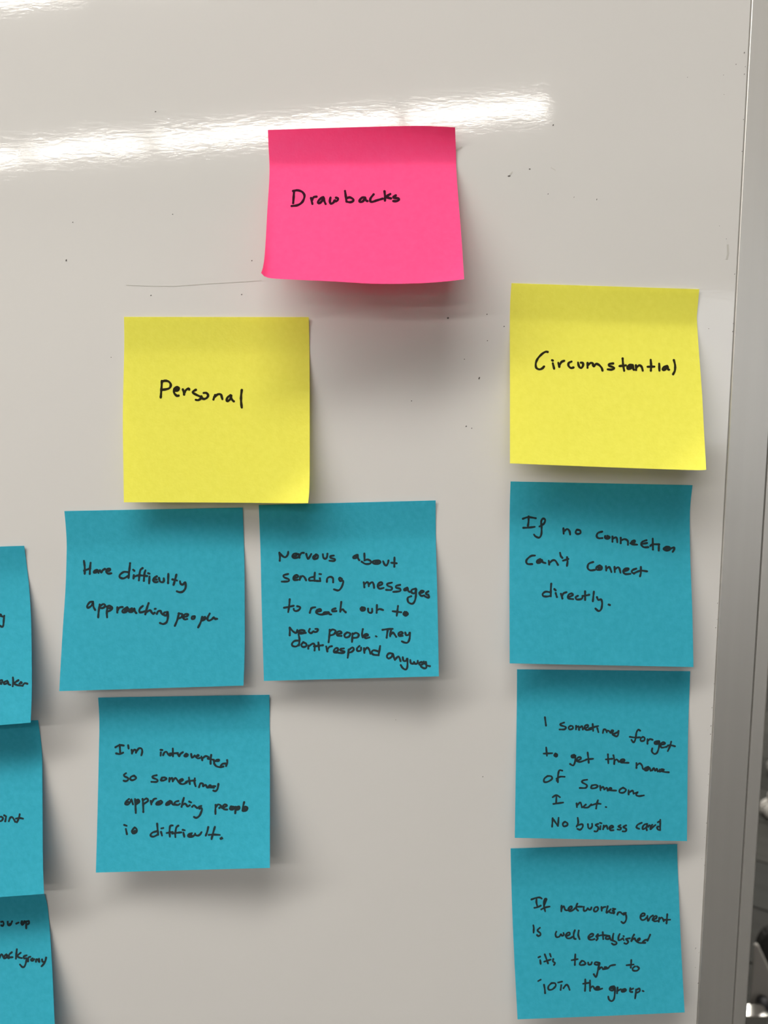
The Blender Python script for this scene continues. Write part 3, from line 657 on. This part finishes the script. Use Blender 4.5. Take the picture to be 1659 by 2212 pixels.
def swivel_chair(x, y, rz, label):
    """x, y = the caster that shows; the chair stands to its right"""
    R = .29
    cx, cy = x + R*math.cos(rz), y + R*math.sin(rz)
    r = empty('swivel_chair', (cx, cy, .0065)); tag(r, label, 'chair', 'swivel chairs behind the board')
    for k in range(5):
        a = rz + math.pi + 2*math.pi*k/5; c, s = math.cos(a), math.sin(a)
        b = tube(bmesh.new(), [(c*.02, s*.02, .125), (c*.16, s*.16, .11), (c*R, s*R, .078)], [.024, .02, .014], 10)
        obj('base_arm', b, M_white_pl, r, smooth=True)
        b = bmesh.new()
        for q in (-1, 1):
            lathe(b, [(0, -.011), (.020, -.011), (.0285, -.006), (.030, 0), (.0285, .006), (.020, .011), (0, .011)], (c*R - s*q*.014, s*R + c*q*.014, .030), 24, Matrix.Rotation(a + math.pi/2, 4, 'Z') @ Matrix.Rotation(math.pi/2, 4, 'Y'))
        box(b, c*R-.008, c*R+.008, s*R-.008, s*R+.008, .05, .085, .002)
        obj('caster', b, M_white_pl, r, smooth=True)
    obj('gas_column', lathe(bmesh.new(), [(0, .10), (.028, .10), (.028, .26), (.016, .262), (.016, .40), (0, .40)], n=20), M_rubber, r)
    obj('seat', box(bmesh.new(), -.23, .23, -.22, .22, .40, .46, .025, 3), M_black, r, smooth=True)
    obj('backrest', box(bmesh.new(), .20, .24, -.20, .20, .56, .98, .018, 3), M_black, r, smooth=True)
    obj('back_support', tube(bmesh.new(), [(.12, 0, .40), (.25, 0, .42), (.262, 0, .60), (.25, 0, .75)], .016, 10), M_white_pl, r, smooth=True)
    return r
p = on_floor(1663, 1746, .037); swivel_chair(p.x, p.y, .15, 'black chair on a white star base whose caster shows right of the frame, mid-height')
p = on_floor(1668, 1340, .037); swivel_chair(p.x, p.y, .3, 'distant black chair on a white star base, small white bit beside the frame')

# nearer seat at the lower right: grey shell panel with a pale rim, black cushion, polished bracket and legs
Y = .95
def L2(px, py, y=Y):
    q = plane_pt(px, py, y); return (q.x, q.z)
ch = empty('visitor_chair', (L2(1640, 2200)[0] + .25, Y + .2, 0)); tag(ch, 'black chair with grey side panel and shiny metal bracket at the lower right corner', 'chair')
def cobj(name, bm, m, smooth=False):
    o = obj(name, bm, m, ch, smooth=smooth); o.matrix_parent_inverse = Matrix.Translation(-Vector(ch.location)); return o
b = prism(bmesh.new(), [L2(1631, 2046), L2(1636.5, 2044), L2(1660, 2094), L2(1690, 2158), L2(1720, 2230), L2(1616, 2230)], Y, Y+.003, .0008); cobj('side_panel', b, M_grey_pl)
rim = [L2(1631, 2043.5), L2(1637, 2042.5), L2(1640, 2048), L2(1661.5, 2094), L2(1691, 2158), L2(1721, 2230)]
b = tube(bmesh.new(), [(x, Y+.004, z) for x, z in rim], .0018, 8); cobj('panel_rim', b, M_light_edge, True)
x0 = L2(1641, 2100)[0]; zt = L2(1659, 2016)[1]
b = prism(bmesh.new(), [L2(1641, 2075, Y+.03), L2(1645, 2040, Y+.03), L2(1658, 2021, Y+.03), L2(1690, 2005, Y+.03), L2(2330, 2005, Y+.03), L2(2360, 2020, Y+.03), L2(2360, 2230, Y+.03), L2(1700, 2230, Y+.03), L2(1650, 2110, Y+.03)], Y+.03, Y+.055, .004); cobj('back_pad', b, M_black)
zt = plane_pt(1630, 2195, Y-.06).z
def slab_outline(pts, z1, z0, m, name, bev):
    b = bmesh.new(); f = b.faces.new([b.verts.new(on_floor(x, y, z1)) for x, y in pts])
    e = bmesh.ops.extrude_face_region(b, geom=[f]); bmesh.ops.translate(b, vec=(0, 0, z0-z1), verts=[v for v in e['geom'] if isinstance(v, bmesh.types.BMVert)])
    bmesh.ops.bevel(b, geom=b.edges[:], offset=bev, segments=3, affect='EDGES'); cobj(name, b, m, False)
slab_outline([(1606.5, 2195), (1600, 2187), (1600.5, 2170), (1604, 2168), (1641, 2168.5), (1649, 2172), (1657, 2183), (1663, 2196)], zt, zt-.012, M_chrome, 'metal_bracket', .0012)
slab_outline([(1608, 2193.5), (1612, 2178), (1650, 2178), (1661, 2193.5)], zt-.013, zt-.06, M_chrome, 'bracket_block', .002)
kx, kz = L2(1652, 2172, Y-.02)
b = lathe(bmesh.new(), [(0, -.012), (.0085, -.012), (.0105, -.009), (.0105, .009), (0, .009)], (kx, Y-.018, kz), 28, Matrix.Rotation(math.pi/2, 4, 'X')); cobj('knob', b, M_rubber, True)
lx = L2(1640, 2212)[0]; lz = L2(1640, 2225)[1]
b = box(bmesh.new(), lx+.05, lx+.60, Y+.006, Y+.026, lz-.03, lz+.012, .012, 3); cobj('seat_rail', b, M_black, True)
b = box(bmesh.new(), lx+.28, lx+.62, Y+.027, Y+.42, lz-.03, lz+.012, .012, 3); cobj('seat', b, M_black, True)
for x, y in ((lx+.012, Y-.03), (lx+.59, Y+.016), (lx+.31, Y+.39), (lx+.59, Y+.39)):
    b = tube(bmesh.new(), [(x, y, lz+.01), (x+.0, y, .006)], .011, 14); cobj('leg', b, M_chrome, True)
